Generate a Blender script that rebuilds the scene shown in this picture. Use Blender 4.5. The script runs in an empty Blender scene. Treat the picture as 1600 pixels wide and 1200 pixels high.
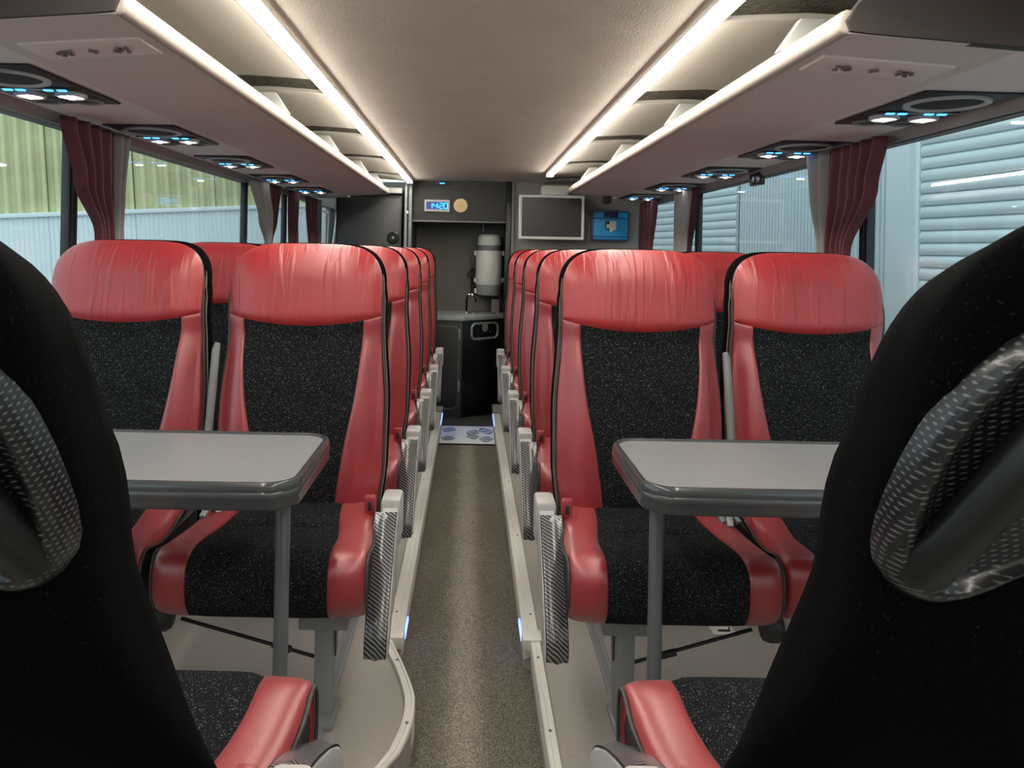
import bpy, bmesh, math, random
from mathutils import Vector, Matrix
random.seed(4)
C = bpy.context.scene.collection
S = bpy.context.scene
PI = math.pi
R = math.radians

# ------------------------------------------------------------------ camera, world, exposure
cam = bpy.data.cameras.new('camera')
co = bpy.data.objects.new('camera', cam)
C.objects.link(co)
co.location = (0, 0, 1.12)
co.rotation_euler = (PI/2, R(-1.1), 0)
cam.sensor_width = 36
cam.lens = 27.0
cam.shift_x = 64/1600
cam.shift_y = -209/1600
cam.clip_start = 0.02
S.camera = co
S.view_settings.view_transform = 'Standard'
S.view_settings.look = 'None'
S.view_settings.exposure = 0.42
S.view_settings.gamma = 1
S.view_settings.use_curve_mapping = False
W = bpy.data.worlds.new('world')
S.world = W
W.use_nodes = True
bg = W.node_tree.nodes['Background']
bg.inputs[0].default_value = (0.80, 0.94, 1.0, 1)
bg.inputs[1].default_value = 1.2
LED_POWER = 40.0

# ------------------------------------------------------------------ materials
M = {}
def nodes_of(m):
    return m.node_tree.nodes, m.node_tree.links
def mat(name, col, rough=0.5, metal=0.0, spec=0.5, bump=None, mottle=None, coat=0.0, sheen=0.0, coat_rough=.12):
    """bump=(scale, strength, distance); mottle=(scale, amount)"""
    m = bpy.data.materials.new(name)
    m.use_nodes = True
    n, l = nodes_of(m)
    p = n['Principled BSDF']
    p.inputs['Base Color'].default_value = (*col, 1)
    p.inputs['Roughness'].default_value = rough
    p.inputs['Metallic'].default_value = metal
    p.inputs['Specular IOR Level'].default_value = spec
    p.inputs['Coat Weight'].default_value = coat
    p.inputs['Coat Roughness'].default_value = coat_rough
    p.inputs['Sheen Weight'].default_value = sheen
    tc = n.new('ShaderNodeTexCoord')
    if mottle:
        t = n.new('ShaderNodeTexNoise'); t.inputs['Scale'].default_value = mottle[0]; t.inputs['Detail'].default_value = 3
        l.new(tc.outputs['Object'], t.inputs['Vector'])
        r = n.new('ShaderNodeValToRGB')
        k = mottle[1]
        r.color_ramp.elements[0].position = 0.3; r.color_ramp.elements[1].position = 0.7
        r.color_ramp.elements[0].color = (*[c*(1-k) for c in col], 1)
        r.color_ramp.elements[1].color = (*[min(1, c*(1+k)) for c in col], 1)
        l.new(t.outputs[0], r.inputs[0]); l.new(r.outputs[0], p.inputs['Base Color'])
    if bump:
        t = n.new('ShaderNodeTexNoise'); t.inputs['Scale'].default_value = bump[0]; t.inputs['Detail'].default_value = 2
        l.new(tc.outputs['Object'], t.inputs['Vector'])
        b = n.new('ShaderNodeBump'); b.inputs['Strength'].default_value = bump[1]; b.inputs['Distance'].default_value = bump[2]
        l.new(t.outputs[0], b.inputs['Height']); l.new(b.outputs[0], p.inputs['Normal'])
    M[name] = m
    return m
def emit(name, col, strength):
    m = bpy.data.materials.new(name); m.use_nodes = True
    n, l = nodes_of(m)
    p = n['Principled BSDF']
    p.inputs['Base Color'].default_value = (*[c*.6 for c in col], 1)
    p.inputs['Emission Color'].default_value = (*col, 1)
    p.inputs['Emission Strength'].default_value = strength
    M[name] = m
    return m

mat('red_leather', (0.29, 0.011, 0.018), 0.42, bump=(260, .12, .002), mottle=(5, .10), sheen=.12, spec=.8, coat=.65, coat_rough=.36)
def wrinkled():
    m = mat('red_leather_wrinkled', (0.35, 0.013, 0.016), 0.42, mottle=(5, .10), sheen=.1, spec=.7, coat=.25, coat_rough=.38)
    n, l = nodes_of(m); p = n['Principled BSDF']
    tc = n.new('ShaderNodeTexCoord'); mp = n.new('ShaderNodeMapping')
    mp.inputs['Scale'].default_value = (26, 6, 3.2); mp.inputs['Rotation'].default_value = (0, .12, 0)
    l.new(tc.outputs['Object'], mp.inputs['Vector'])
    oi = n.new('ShaderNodeObjectInfo'); ad = n.new('ShaderNodeVectorMath'); ad.operation = 'ADD'
    ml = n.new('ShaderNodeVectorMath'); ml.operation = 'SCALE'
    ml.inputs[0].default_value = (13, 7, 5); l.new(oi.outputs['Random'], ml.inputs['Scale'])
    l.new(mp.outputs[0], ad.inputs[0]); l.new(ml.outputs[0], ad.inputs[1])
    t = n.new('ShaderNodeTexNoise'); t.inputs['Scale'].default_value = 1.0; t.inputs['Detail'].default_value = 3
    t.inputs['Distortion'].default_value = .4
    l.new(ad.outputs[0], t.inputs['Vector'])
    rr = n.new('ShaderNodeMapRange'); rr.inputs[1].default_value = .48; rr.inputs[2].default_value = .62
    l.new(t.outputs[0], rr.inputs[0])
    b = n.new('ShaderNodeBump'); b.inputs['Strength'].default_value = .34; b.inputs['Distance'].default_value = .006
    l.new(rr.outputs[0], b.inputs['Height']); l.new(b.outputs[0], p.inputs['Normal'])
wrinkled()
def speckled(name, base, fleck, scale, lo, rough=.95, bumps=.5, spec=.2):
    m = mat(name, base, rough, spec=spec)
    n, l = nodes_of(m); p = n['Principled BSDF']
    tc = n.new('ShaderNodeTexCoord')
    t = n.new('ShaderNodeTexNoise'); t.inputs['Scale'].default_value = scale; t.inputs['Detail'].default_value = 1
    l.new(tc.outputs['Object'], t.inputs['Vector'])
    r = n.new('ShaderNodeValToRGB')
    r.color_ramp.elements[0].position = lo; r.color_ramp.elements[1].position = min(1, lo+.1)
    r.color_ramp.elements[0].color = (*base, 1); r.color_ramp.elements[1].color = (*fleck, 1)
    l.new(t.outputs[0], r.inputs[0]); l.new(r.outputs[0], p.inputs['Base Color'])
    b = n.new('ShaderNodeBump'); b.inputs['Strength'].default_value = bumps; b.inputs['Distance'].default_value = .002
    l.new(t.outputs[0], b.inputs['Height']); l.new(b.outputs[0], p.inputs['Normal'])
speckled('black_fabric', (.007, .0078, .0088), (.17, .18, .18), 420, .62, spec=.1)
speckled('shell_fabric', (.0022, .0022, .0025), (.016, .016, .016), 420, .66, bumps=.12, spec=.03)
def carpet():
    m = mat('carpet', (.1, .09, .07), .95, spec=.1)
    n, l = nodes_of(m); p = n['Principled BSDF']
    tc = n.new('ShaderNodeTexCoord'); sx = n.new('ShaderNodeSeparateXYZ'); l.new(tc.outputs['Object'], sx.inputs[0])
    t = n.new('ShaderNodeTexNoise'); t.inputs['Scale'].default_value = 420; t.inputs['Detail'].default_value = 2
    l.new(tc.outputs['Object'], t.inputs['Vector'])
    r = n.new('ShaderNodeValToRGB'); r.color_ramp.elements[0].position = .38; r.color_ramp.elements[1].position = .66
    r.color_ramp.elements[0].color = (.070, .064, .052, 1); r.color_ramp.elements[1].color = (.30, .275, .225, 1)
    l.new(t.outputs[0], r.inputs[0])
    # bright reflected light along the aisle, painted in as a paler middle band
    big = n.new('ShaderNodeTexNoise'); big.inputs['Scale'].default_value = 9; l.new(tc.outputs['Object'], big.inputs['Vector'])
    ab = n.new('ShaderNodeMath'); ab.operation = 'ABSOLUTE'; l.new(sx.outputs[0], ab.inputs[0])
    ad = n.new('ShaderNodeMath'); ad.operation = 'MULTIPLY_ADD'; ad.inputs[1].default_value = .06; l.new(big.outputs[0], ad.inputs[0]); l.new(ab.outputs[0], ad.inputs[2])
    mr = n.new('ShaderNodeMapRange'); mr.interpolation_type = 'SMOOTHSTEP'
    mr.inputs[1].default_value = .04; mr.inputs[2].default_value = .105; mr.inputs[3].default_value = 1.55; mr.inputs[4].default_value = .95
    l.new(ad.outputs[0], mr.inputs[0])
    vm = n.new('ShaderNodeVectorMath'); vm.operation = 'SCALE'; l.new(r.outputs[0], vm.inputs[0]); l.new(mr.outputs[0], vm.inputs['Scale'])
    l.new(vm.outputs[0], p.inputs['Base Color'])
    b = n.new('ShaderNodeBump'); b.inputs['Strength'].default_value = .9; b.inputs['Distance'].default_value = .003
    l.new(t.outputs[0], b.inputs['Height']); l.new(b.outputs[0], p.inputs['Normal'])
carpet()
speckled('vinyl_floor', (.34, .315, .285), (.47, .44, .405), 420, .55, rough=.55, bumps=.1)
mat('table_edge', (.055, .061, .063), .22, coat=.3)
speckled('table_laminate', (.205, .211, .213), (.26, .267, .27), 500, .5, rough=.28, bumps=.02)
def carbon(name, scale, direction, dark, light, w=.6):
    m = mat(name, dark, .28, coat=.3)
    n, l = nodes_of(m); p = n['Principled BSDF']
    tc = n.new('ShaderNodeTexCoord')
    t = n.new('ShaderNodeTexWave'); t.bands_direction = direction; t.inputs['Scale'].default_value = scale
    t.inputs['Distortion'].default_value = 0
    l.new(tc.outputs['Object'], t.inputs['Vector'])
    r = n.new('ShaderNodeValToRGB')
    r.color_ramp.elements[0].position = w; r.color_ramp.elements[1].position = min(1, w+.2)
    r.color_ramp.elements[0].color = (*dark, 1); r.color_ramp.elements[1].color = (*light, 1)
    l.new(t.outputs[0], r.inputs[0]); l.new(r.outputs[0], p.inputs['Base Color'])
carbon('carbon_stripe', 48, 'DIAGONAL', (.02, .02, .022), (.28, .29, .30), .64)
def weave():
    m = mat('carbon_weave', (.010, .010, .011), .34, coat=.18)
    n, l = nodes_of(m); p = n['Principled BSDF']
    tc = n.new('ShaderNodeTexCoord')
    ts = []
    for d, s in (('DIAGONAL', 86), ('Z', 78)):
        t = n.new('ShaderNodeTexWave'); t.bands_direction = d; t.inputs['Scale'].default_value = s
        l.new(tc.outputs['Object'], t.inputs['Vector']); ts.append(t)
    mu = n.new('ShaderNodeMath'); mu.operation = 'MULTIPLY'
    l.new(ts[0].outputs['Fac'], mu.inputs[0]); l.new(ts[1].outputs['Fac'], mu.inputs[1])
    r = n.new('ShaderNodeValToRGB')
    r.color_ramp.elements[0].position = .45; r.color_ramp.elements[1].position = .75
    r.color_ramp.elements[0].color = (.010, .010, .011, 1); r.color_ramp.elements[1].color = (.10, .105, .11, 1)
    l.new(mu.outputs[0], r.inputs[0]); l.new(r.outputs[0], p.inputs['Base Color'])
weave()
mat('grey_plastic', (.46, .455, .44), .45)
mat('mid_grey_plastic', (.17, .17, .17), .45)
mat('dark_plastic', (.014, .014, .015), .5)
mat('handle_black', (.006, .006, .006), .42)
mat('gloss_black', (.012, .012, .013), .25)
mat('piping', (.05, .045, .04), .6)
mat('piping_light', (.20, .17, .14), .6)
mat('leg_metal', (.27, .28, .285), .42, metal=.3)
mat('chrome', (.8, .8, .8), .12, metal=1)
mat('pole_metal', (.20, .215, .23), .35, metal=.6)
mat('aluminium', (.82, .80, .75), .42, metal=.1)
mat('ceiling_fabric', (.50, .445, .38), .95, spec=.1, bump=(220, .5, .003), mottle=(7, .04))
mat('ceiling_panel', (.52, .495, .43), .9, spec=.1, bump=(260, .3, .002))
mat('ceiling_gap', (.085, .078, .062), .95, spec=.1, bump=(120, .8, .004), mottle=(60, .4))
mat('rack_vinyl', (.70, .63, .58), .75, spec=.2, bump=(200, .35, .003))
mat('nosing_vinyl', (.42, .375, .325), .6, spec=.3, bump=(200, .3, .002))
mat('rack_end', (.035, .028, .027), .7)
mat('service_panel', (.78, .74, .70), .65, spec=.3, bump=(300, .2, .002))
mat('valance', (.30, .28, .265), .7)
mat('white_plastic', (.66, .66, .62), .5)
mat('call_plate', (.80, .70, .65), .55)
mat('print_dark', (.16, .12, .12), .7)
mat('curtain_red', (.070, .006, .014), .85, sheen=.3, bump=(300, .3, .002))
mat('curtain_dark', (.045, .008, .012), .9, bump=(300, .3, .002))
mat('curtain_grey', (.20, .19, .185), .9, bump=(300, .3, .002))
mat('pillar_black', (.012, .014, .016), .4)
mat('wall_lining', (.22, .20, .18), .8, bump=(200, .3, .002))
mat('galley_dark', (.058, .057, .052), .75, bump=(300, .6, .003), mottle=(120, .35))
mat('galley_niche', (.15, .145, .128), .8, bump=(300, .6, .003), mottle=(120, .25))
mat('galley_door', (.028, .030, .030), .45)
mat('galley_black', (.008, .008, .008), .35)
mat('counter_grey', (.34, .37, .36), .4)
mat('rear_panel', (.25, .228, .205), .85, bump=(260, .5, .003), mottle=(150, .12))
mat('screen', (.030, .028, .026), .35, mottle=(300, .2))
mat('monitor_frame', (.78, .76, .70), .45)
mat('case_blue', (.03, .38, .80), .5)
mat('case_edge', (.06, .075, .15), .5)
mat('navy', (.012, .02, .06), .5)
mat('emblem_white', (.75, .8, .72), .5)
mat('emblem_green', (.01, .10, .03), .5)
mat('steel_grey', (.30, .32, .31), .4, metal=.2)
mat('boiler_body', (.58, .61, .57), .4)
mat('boiler_base', (.24, .26, .25), .45)
mat('disc_wood', (.76, .58, .33), .6, mottle=(60, .08))
mat('disc_print', (.42, .27, .12), .7)
mat('mat_white', (.84, .88, .88), .7, bump=(90, .3, .003))
mat('mat_print', (.05, .11, .20), .7)
mat('rubber', (.015, .016, .018), .8)
mat('ext_sheet', (.60, .60, .36), .6, mottle=(3, .12))
mat('ext_base', (.80, .88, .90), .6)
mat('ext_facade', (.62, .71, .74), .7)
mat('ext_shutter', (.62, .72, .75), .55)
mat('ext_ground', (.18, .18, .18), .9, mottle=(4, .2))
emit('led', (1.0, .95, .86), LED_POWER)
emit('spot_lens', (1.0, .98, .95), 16.0)
emit('blue_led', (.04, .28, 1.0), 4.0)
emit('edge_blue', (.20, .30, 1.0), 2.2)
emit('digit_cyan', (.03, .45, 1.0), 3.0)
emit('clock_back', (.02, .05, .22), .6)
def glass():
    m = bpy.data.materials.new('glass'); m.use_nodes = True
    n, l = nodes_of(m)
    for x in list(n):
        if x.type == 'BSDF_PRINCIPLED': n.remove(x)
    out = [x for x in n if x.type == 'OUTPUT_MATERIAL'][0]
    tr = n.new('ShaderNodeBsdfTransparent'); tr.inputs[0].default_value = (.96, .99, .99, 1)
    gl = n.new('ShaderNodeBsdfGlossy'); gl.inputs['Roughness'].default_value = 0.0
    lw = n.new('ShaderNodeLayerWeight'); lw.inputs[0].default_value = .5      # Schlick reflectance, the same on both faces of the pane
    pw = n.new('ShaderNodeMath'); pw.operation = 'POWER'; pw.inputs[1].default_value = 5; l.new(lw.outputs['Facing'], pw.inputs[0])
    fr = n.new('ShaderNodeMath'); fr.operation = 'MULTIPLY_ADD'; fr.inputs[1].default_value = .9; fr.inputs[2].default_value = .035; l.new(pw.outputs[0], fr.inputs[0])
    mx = n.new('ShaderNodeMixShader')
    l.new(fr.outputs[0], mx.inputs[0]); l.new(tr.outputs[0], mx.inputs[1]); l.new(gl.outputs[0], mx.inputs[2])
    l.new(mx.outputs[0], out.inputs[0])
    M['glass'] = m
glass()

# ------------------------------------------------------------------ mesh helpers
def sm(t):
    t = max(0., min(1., t)); return t*t*(3-2*t)
class MB:
    def __init__(s): s.bm = bmesh.new()
    def face(s, vs):
        try: return s.bm.faces.new(vs)
        except ValueError: return None
    def box(s, x0, x1, y0, y1, z0, z1, bev=0, seg=2, mx=None):
        vs = [s.bm.verts.new((x, y, z)) for x in (x0, x1) for y in (y0, y1) for z in (z0, z1)]
        fs = [s.bm.faces.new([vs[i] for i in q]) for q in ((0,1,3,2),(4,6,7,5),(0,4,5,1),(2,3,7,6),(0,2,6,4),(1,5,7,3))]
        if mx is not None: bmesh.ops.transform(s.bm, matrix=mx, verts=vs)
        if bev:
            es = {e for f in fs for e in f.edges}
            bmesh.ops.bevel(s.bm, geom=list(es), offset=bev, segments=seg, affect='EDGES', profile=.5)
        return s
    def prism(s, poly, axis, a, b, bev=0, seg=2):
        """poly in the two other axes (in xyz order), extruded along axis from a to b"""
        def P(p, t):
            if axis == 'x': return (t, p[0], p[1])
            if axis == 'y': return (p[0], t, p[1])
            return (p[0], p[1], t)
        A = [s.bm.verts.new(P(p, a)) for p in poly]; B = [s.bm.verts.new(P(p, b)) for p in poly]
        fs = [s.bm.faces.new(A), s.bm.faces.new(B)]
        n = len(poly)
        for i in range(n): fs.append(s.bm.faces.new((A[i], A[(i+1) % n], B[(i+1) % n], B[i])))
        if bev:
            es = {e for f in fs[:2] for e in f.edges}
            bmesh.ops.bevel(s.bm, geom=list(es), offset=bev, segments=seg, affect='EDGES', profile=.5)
        return s
    def rings(s, rs, closed=True, cap0=False, cap1=False):
        vs = [[s.bm.verts.new(p) for p in r] for r in rs]
        n = len(rs[0])
        for i in range(len(vs)-1):
            for j in range(n if closed else n-1):
                s.face((vs[i][j], vs[i][(j+1) % n], vs[i+1][(j+1) % n], vs[i+1][j]))
        if cap0: s.face(vs[0])
        if cap1: s.face(vs[-1][::-1])
        return s
    def tube(s, pts, r, n=8, closed=False):
        pts = [Vector(p) for p in pts]; rs = []
        m = len(pts); up = None
        for i, p in enumerate(pts):
            if closed: t = pts[(i+1) % m] - pts[i-1]
            else: t = pts[min(i+1, m-1)] - pts[max(i-1, 0)]
            t.normalize()
            if up is None:
                up = Vector((0, 0, 1)) if abs(t.z) < .9 else Vector((1, 0, 0))
            a = t.cross(up)
            if a.length < 1e-5: a = t.cross(Vector((0, 1, 0)))
            a.normalize(); b = a.cross(t); up = b
            rr = r[i] if isinstance(r, (list, tuple)) else r
            rs.append([p + a*rr*math.cos(2*PI*k/n) + b*rr*math.sin(2*PI*k/n) for k in range(n)])
        if closed: rs.append(rs[0])
        return s.rings(rs, True, not closed, not closed)
    def lathe(s, prof, c=(0, 0, 0), axis='z', n=20, cap=True):
        rs = []
        for r, h in prof:
            ring = []
            for k in range(n):
                a = 2*PI*k/n; u, v = r*math.cos(a), r*math.sin(a)
                if axis == 'z': p = (c[0]+u, c[1]+v, c[2]+h)
                elif axis == 'y': p = (c[0]+u, c[1]+h, c[2]+v)
                else: p = (c[0]+h, c[1]+u, c[2]+v)
                ring.append(p)
            rs.append(ring)
        return s.rings(rs, True, cap, cap)
    def patch(s, F, N, na, nb, h=.005, skirt=.02, pw=6, ease=True):
        """padded panel: F(a,b) surface, N(a,b) outward, swelling by h away from its seams"""
        def e(t): return .5-.5*math.cos(PI*t) if ease else t
        g = []
        for i in range(na+1):
            row = []
            a = e(i/na)
            for j in range(nb+1):
                b = e(j/nb)
                k = h*math.sqrt(max(0, (1-abs(2*a-1)**pw)*(1-abs(2*b-1)**pw)))
                row.append(s.bm.verts.new(F(a, b) + N(a, b)*k))
            g.append(row)
        for i in range(na):
            for j in range(nb): s.face((g[i][j], g[i+1][j], g[i+1][j+1], g[i][j+1]))
        border = [(i, 0) for i in range(na)] + [(na, j) for j in range(nb)] + [(i, nb) for i in range(na, 0, -1)] + [(0, j) for j in range(nb, 0, -1)]
        outv = [g[i][j] for i, j in border]
        inn = [s.bm.verts.new(F(e(i/na), e(j/nb)) - N(e(i/na), e(j/nb))*skirt) for i, j in border]
        m = len(border)
        for i in range(m): s.face((outv[i], outv[(i+1) % m], inn[(i+1) % m], inn[i]))
        return s
    def build(s, name, material, parent=None, ang=35, loc=None):
        bmesh.ops.recalc_face_normals(s.bm, faces=s.bm.faces[:])
        me = bpy.data.meshes.new(name)
        s.bm.to_mesh(me); s.bm.free()
        me.materials.append(M[material] if isinstance(material, str) else material)
        for p in me.polygons: p.use_smooth = True
        me.set_sharp_from_angle(angle=R(ang))
        o = bpy.data.objects.new(name, me)
        C.objects.link(o)
        if parent: o.parent = parent
        if loc: o.location = loc
        return o
def tag(o, label, cat, group=None, kind=None):
    o['label'] = label; o['category'] = cat
    if group: o['group'] = group
    if kind: o['kind'] = kind
    return o
def thing(name, label, cat, loc=(0, 0, 0), rz=0, group=None, kind=None):
    o = bpy.data.objects.new(name, None); C.objects.link(o)
    o.empty_display_size = .05
    o.location = loc; o.rotation_euler = (0, 0, rz)
    return tag(o, label, cat, group, kind)
def struct(o, label, cat='wall'):
    o['kind'] = 'structure'; o['label'] = label; o['category'] = cat
    return o
def rrect(x0, x1, y0, y1, r, n=6):
    pts = []
    for cx, cy, a0 in ((x1-r, y1-r, 0), (x0+r, y1-r, 90), (x0+r, y0+r, 180), (x1-r, y0+r, 270)):
        for k in range(n+1):
            a = R(a0+90*k/n); pts.append((cx+r*math.cos(a), cy+r*math.sin(a)))
    return pts

# ------------------------------------------------------------------ the bus: floor, walls, ceiling
XL, XR = -1.215, 1.25           # inner faces of the side walls
ZW = 1.482                     # top of windows
ZC = 1.615                     # ceiling
YF, YB = -1.5, 5.65            # front and rear ends
fl = MB()
left = [(XL, YF), (-.30, YF), (-.30, .9), (-.285, 1.2), (-.225, 1.5), (-.159, 1.656), (-.136, 1.699), (-.120, 1.767), (-.115, 1.865), (-.126, 1.946), (-.161, 2.065), (-.205, 2.188), (-.178, 2.20), (-.178, 5.25), (-.178, 5.6), (XL, 5.6)]
fl.prism(left, 'z', -.09, 0)
right = [(XR, YF), (.193, YF), (.193, 2.20), (.175, 2.21), (.175, 5.25), (.175, 5.6), (XR, 5.6)]
fl.prism(right, 'z', -.09, 0)
floor = struct(fl.build('floor', 'vinyl_floor'), 'grey speckled vinyl platform floor under the seats on both sides', 'floor')
MB().box(-.5, .5, YF, 6.1, -.13, -.09).build('aisle_base', 'rubber', floor)

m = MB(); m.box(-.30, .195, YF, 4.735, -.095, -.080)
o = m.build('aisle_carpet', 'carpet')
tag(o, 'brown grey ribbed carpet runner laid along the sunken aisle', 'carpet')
m = MB(); m.box(-.178, .175, 4.735, 5.6, -.095, -.084)
m.build('rear_floor', 'galley_dark', floor)

def nosing_strip(name, path_in, path_out, label, screws):
    """metal edge profile between two paths"""
    t = thing(name, label, 'trim', (path_in[0][0], path_in[0][1], 0), 0, None, 'structure')
    m = MB(); rs = []
    for a, b in zip(path_in, path_out):
        a = Vector((*a, 0)); b = Vector((*b, 0)); d = b-a
        rs.append([a + Vector((0, 0, -.05)), a + Vector((0, 0, .006)), a + d*.12 + Vector((0, 0, .010)), a + d*.3 + Vector((0, 0, .010)), a+d*.34+Vector((0, 0, .006)),
                   a+d*.40+Vector((0, 0, .006)), a+d*.44+Vector((0, 0, .010)), a + d*.93 + Vector((0, 0, .010)), b + Vector((0, 0, .001)), b+Vector((0, 0, -.03))])
    m.rings(rs, True, True, True)
    e = m.build('edge_profile', 'aluminium', t, 25)
    e.location = -t.location
    for x, y in screws:
        k = MB().lathe([(.0045, 0), (.0045, .0012), (.003, .002)], (0, 0, 0), 'z', 8).build('screw', 'mid_grey_plastic', t)
        k.location = Vector((x, y, .010)) - t.location
    return t
yy = [2.2 + 3.05*i/10 for i in range(11)]
tl = nosing_strip('trim_1', [(-.176, y) for y in yy], [(-.224, y) for y in yy], 'pale metal edge strip along the left platform beside the aisle', [(-.206, y) for y in (2.35, 3.0, 3.7, 4.4)])
tr = nosing_strip('trim_2', [(.173, y) for y in yy], [(.220, y) for y in yy], 'pale metal edge strip along the right platform beside the aisle', [(.203, y) for y in (2.35, 3.0, 3.7, 4.4)])
ci = [(-.300, .9), (-.285, 1.2), (-.225, 1.5), (-.159, 1.656), (-.136, 1.699), (-.122, 1.767), (-.116, 1.82), (-.115, 1.865), (-.118, 1.91), (-.128, 1.955), (-.144, 2.01), (-.161, 2.065), (-.205, 2.188)]
cu = [(-.325, .9), (-.310, 1.19), (-.249, 1.49), (-.182, 1.652), (-.162, 1.700), (-.148, 1.768), (-.142, 1.822), (-.141, 1.862), (-.144, 1.903), (-.153, 1.945), (-.168, 2.0), (-.185, 2.055), (-.229, 2.165)]
nosing_strip('trim_3', ci, cu, 'curved pale metal edge strip bulging into the aisle at front left', [(-.178, 2.075), (-.129, 1.80)])
nosing_strip('trim_4', [(.192, y) for y in (.2, .8, 1.4, 2.19)], [(.219, y) for y in (.2, .8, 1.4, 2.19)], 'narrow pale metal edge strip beside the front right platform', [(.205, 1.25), (.205, 1.78), (.205, 2.1)])
for par, x0, x1 in ((tl, -.228, -.172), (tr, .169, .224)):
    k = MB().box(x0, x1, 2.185, 2.245, -.02, .014, .003).build('end_cap', 'aluminium', par); k.location = -par.location
    k = MB().box(x0 if x1 > 0 else x1-.004, (x0+.004) if x1 > 0 else x1, 4.95, 5.27, -.012, .004).build('blue_light', 'edge_blue', par); k.location = -par.location
    k = MB().box(x0-.002 if x1 > 0 else x1-.002, (x0+.002) if x1 > 0 else x1+.002, 2.25, 2.36, -.022, -.008).build('blue_light', 'edge_blue', par); k.location = -par.location
    k = MB().box(x0, x1, 5.25, 5.27, -.05, .014, .003).build('end_cap', 'mid_grey_plastic', par); k.location = -par.location
for nm, x, lb in (('trim_5', -.335, 'thin metal seat rail let into the left platform floor'), ('trim_6', .385, 'thin metal seat rail let into the right platform floor')):
    m = MB(); m.box(x-.016, x-.006, .3, 5.5, 0, .007, .001); m.box(x+.006, x+.016, .3, 5.5, 0, .007, .001); m.box(x-.006, x+.006, .3, 5.5, 0, .002)
    struct(m.build(nm, 'leg_metal'), lb, 'rail')

# side walls with window openings
def side_wall(name, X, sg, label):
    m = MB()
    m.box(min(X, X+sg*.05), max(X, X+sg*.05), YF, 6.85 if sg < 0 else 5.9, -.6, .55)
    m.box(min(X, X+sg*.05), max(X, X+sg*.05), YF, 6.85 if sg < 0 else 5.9, ZW-.02, ZC+.1)
    return struct(m.build(name, 'wall_lining'), label)
wl = side_wall('wall_left', XL, -1, 'left side wall of the coach below and above the windows')
wr = side_wall('wall_right', XR, 1, 'right side wall of the coach below and above the windows')
m = MB().box(XL-.05, XR+.05, YF-.05, YF, -.6, ZC+.1)
struct(m.build('wall_front', 'wall_lining'), 'front bulkhead of the coach behind the viewer')
def window(n, X, sg, y0, y1, label):
    t = thing('window_%d' % n, label, 'window', (X, (y0+y1)/2, .55), 0, None, 'structure')
    a = X+sg*.018; b = X+sg*.026
    o = MB().box(min(a, b), max(a, b), y0, y1, .55, ZW).build('pane', 'glass', t); o.location = -t.location
    for yy_ in (y0-.012, y1-.012):
        o = MB().box(min(X+sg*.008, X+sg*.036), max(X+sg*.008, X+sg*.036), yy_, yy_+.024, .55, ZW, .003).build('frame', 'pillar_black', t); o.location = -t.location
    return t
PLs = [-1.5, .50, 2.36, 4.17, 5.06, 6.82]
lbl = ['left front window beside the viewer', 'near left window with the pale ribbed sheets beyond', 'second left window behind the first dark red curtain', 'narrow far left window between the second and third curtains', 'rearmost left window beside the black locker']
for i in range(5): window(i+1, XL, -1, PLs[i]+.013, PLs[i+1]-.013, lbl[i])
PRs = [-1.5, .60, 2.47, 4.30, 5.85]
lbr = ['right front window beside the viewer', 'near right window with the wide roller shutter beyond', 'second right window with the small black sensor at its top', 'far right window between the grey and the last red curtain']
for i in range(4): window(i+6, XR, 1, PRs[i]+.013, PRs[i+1]-.013, lbr[i])

# ceiling
m = MB()
xs = [(-.47, ZC+.004), (-.3, ZC+.012), (0.02, ZC+.016), (.3, ZC+.012), (.51, ZC+.004), (.51, ZC+.06), (-.47, ZC+.06)]
m.prism(xs, 'y', YF, 5.66)
ceiling = struct(m.build('ceiling', 'ceiling_fabric', None, 20), 'beige fabric ceiling panel between the two light strips', 'ceiling')
def outer_ceiling(sg, xi, xo):
    P = lambda d, z: (sg*(xi+d), z)
    prof = [(0, ZC), (.08, ZC+.006), (.2, ZC+.012), (.45, ZC), (xo-xi, ZC-.06)]
    pol = [P(d, z+.012) for d, z in prof] + [P(d, z+.05) for d, z in prof[::-1]]
    MB().prism(pol, 'y', YF, 5.66).build('dark_lining', 'ceiling_gap', ceiling)
    y = -.46
    gaps = [YF] + [1.53 + .93*k for k in range(-3, 5)]
    off = 0 if sg > 0 else -.08
    for i, g in enumerate(gaps):
        a = g + .105 + off if i else YF
        b = (gaps[i+1] - .105 + off) if i+1 < len(gaps) else 5.6
        if b-a < .05: continue
        pol = [P(d, z) for d, z in prof] + [P(d, z+.02) for d, z in prof[::-1]]
        MB().prism(pol, 'y', a, b, .003, 1).build('panel', 'ceiling_panel', ceiling)
outer_ceiling(-1, .47, 1.23); outer_ceiling(1, .51, 1.29)

# LED light strips
def led(x, y1, label):
    t = thing('led_light_strip', label, 'light', (x, 2, ZC), 0)
    o = MB().box(-.013, .013, YF+.05-2, y1-2, -.022, -.004, .005).build('diffuser', 'led', t)
    for a, b in ((-.024, -.014), (.014, .024)):
        MB().box(a, b, YF+.05-2, y1-2, -.009, .004, .002).build('channel', 'aluminium', t)
    MB().box(-.024, .024, y1-2, y1-2+.012, -.024, .004, .002).build('end_cap', 'grey_plastic', t)
    return t
led(-.45, 5.5, 'long bright white ceiling light strip on the left')
led(.49, 4.85, 'long bright white ceiling light strip on the right')

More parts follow.
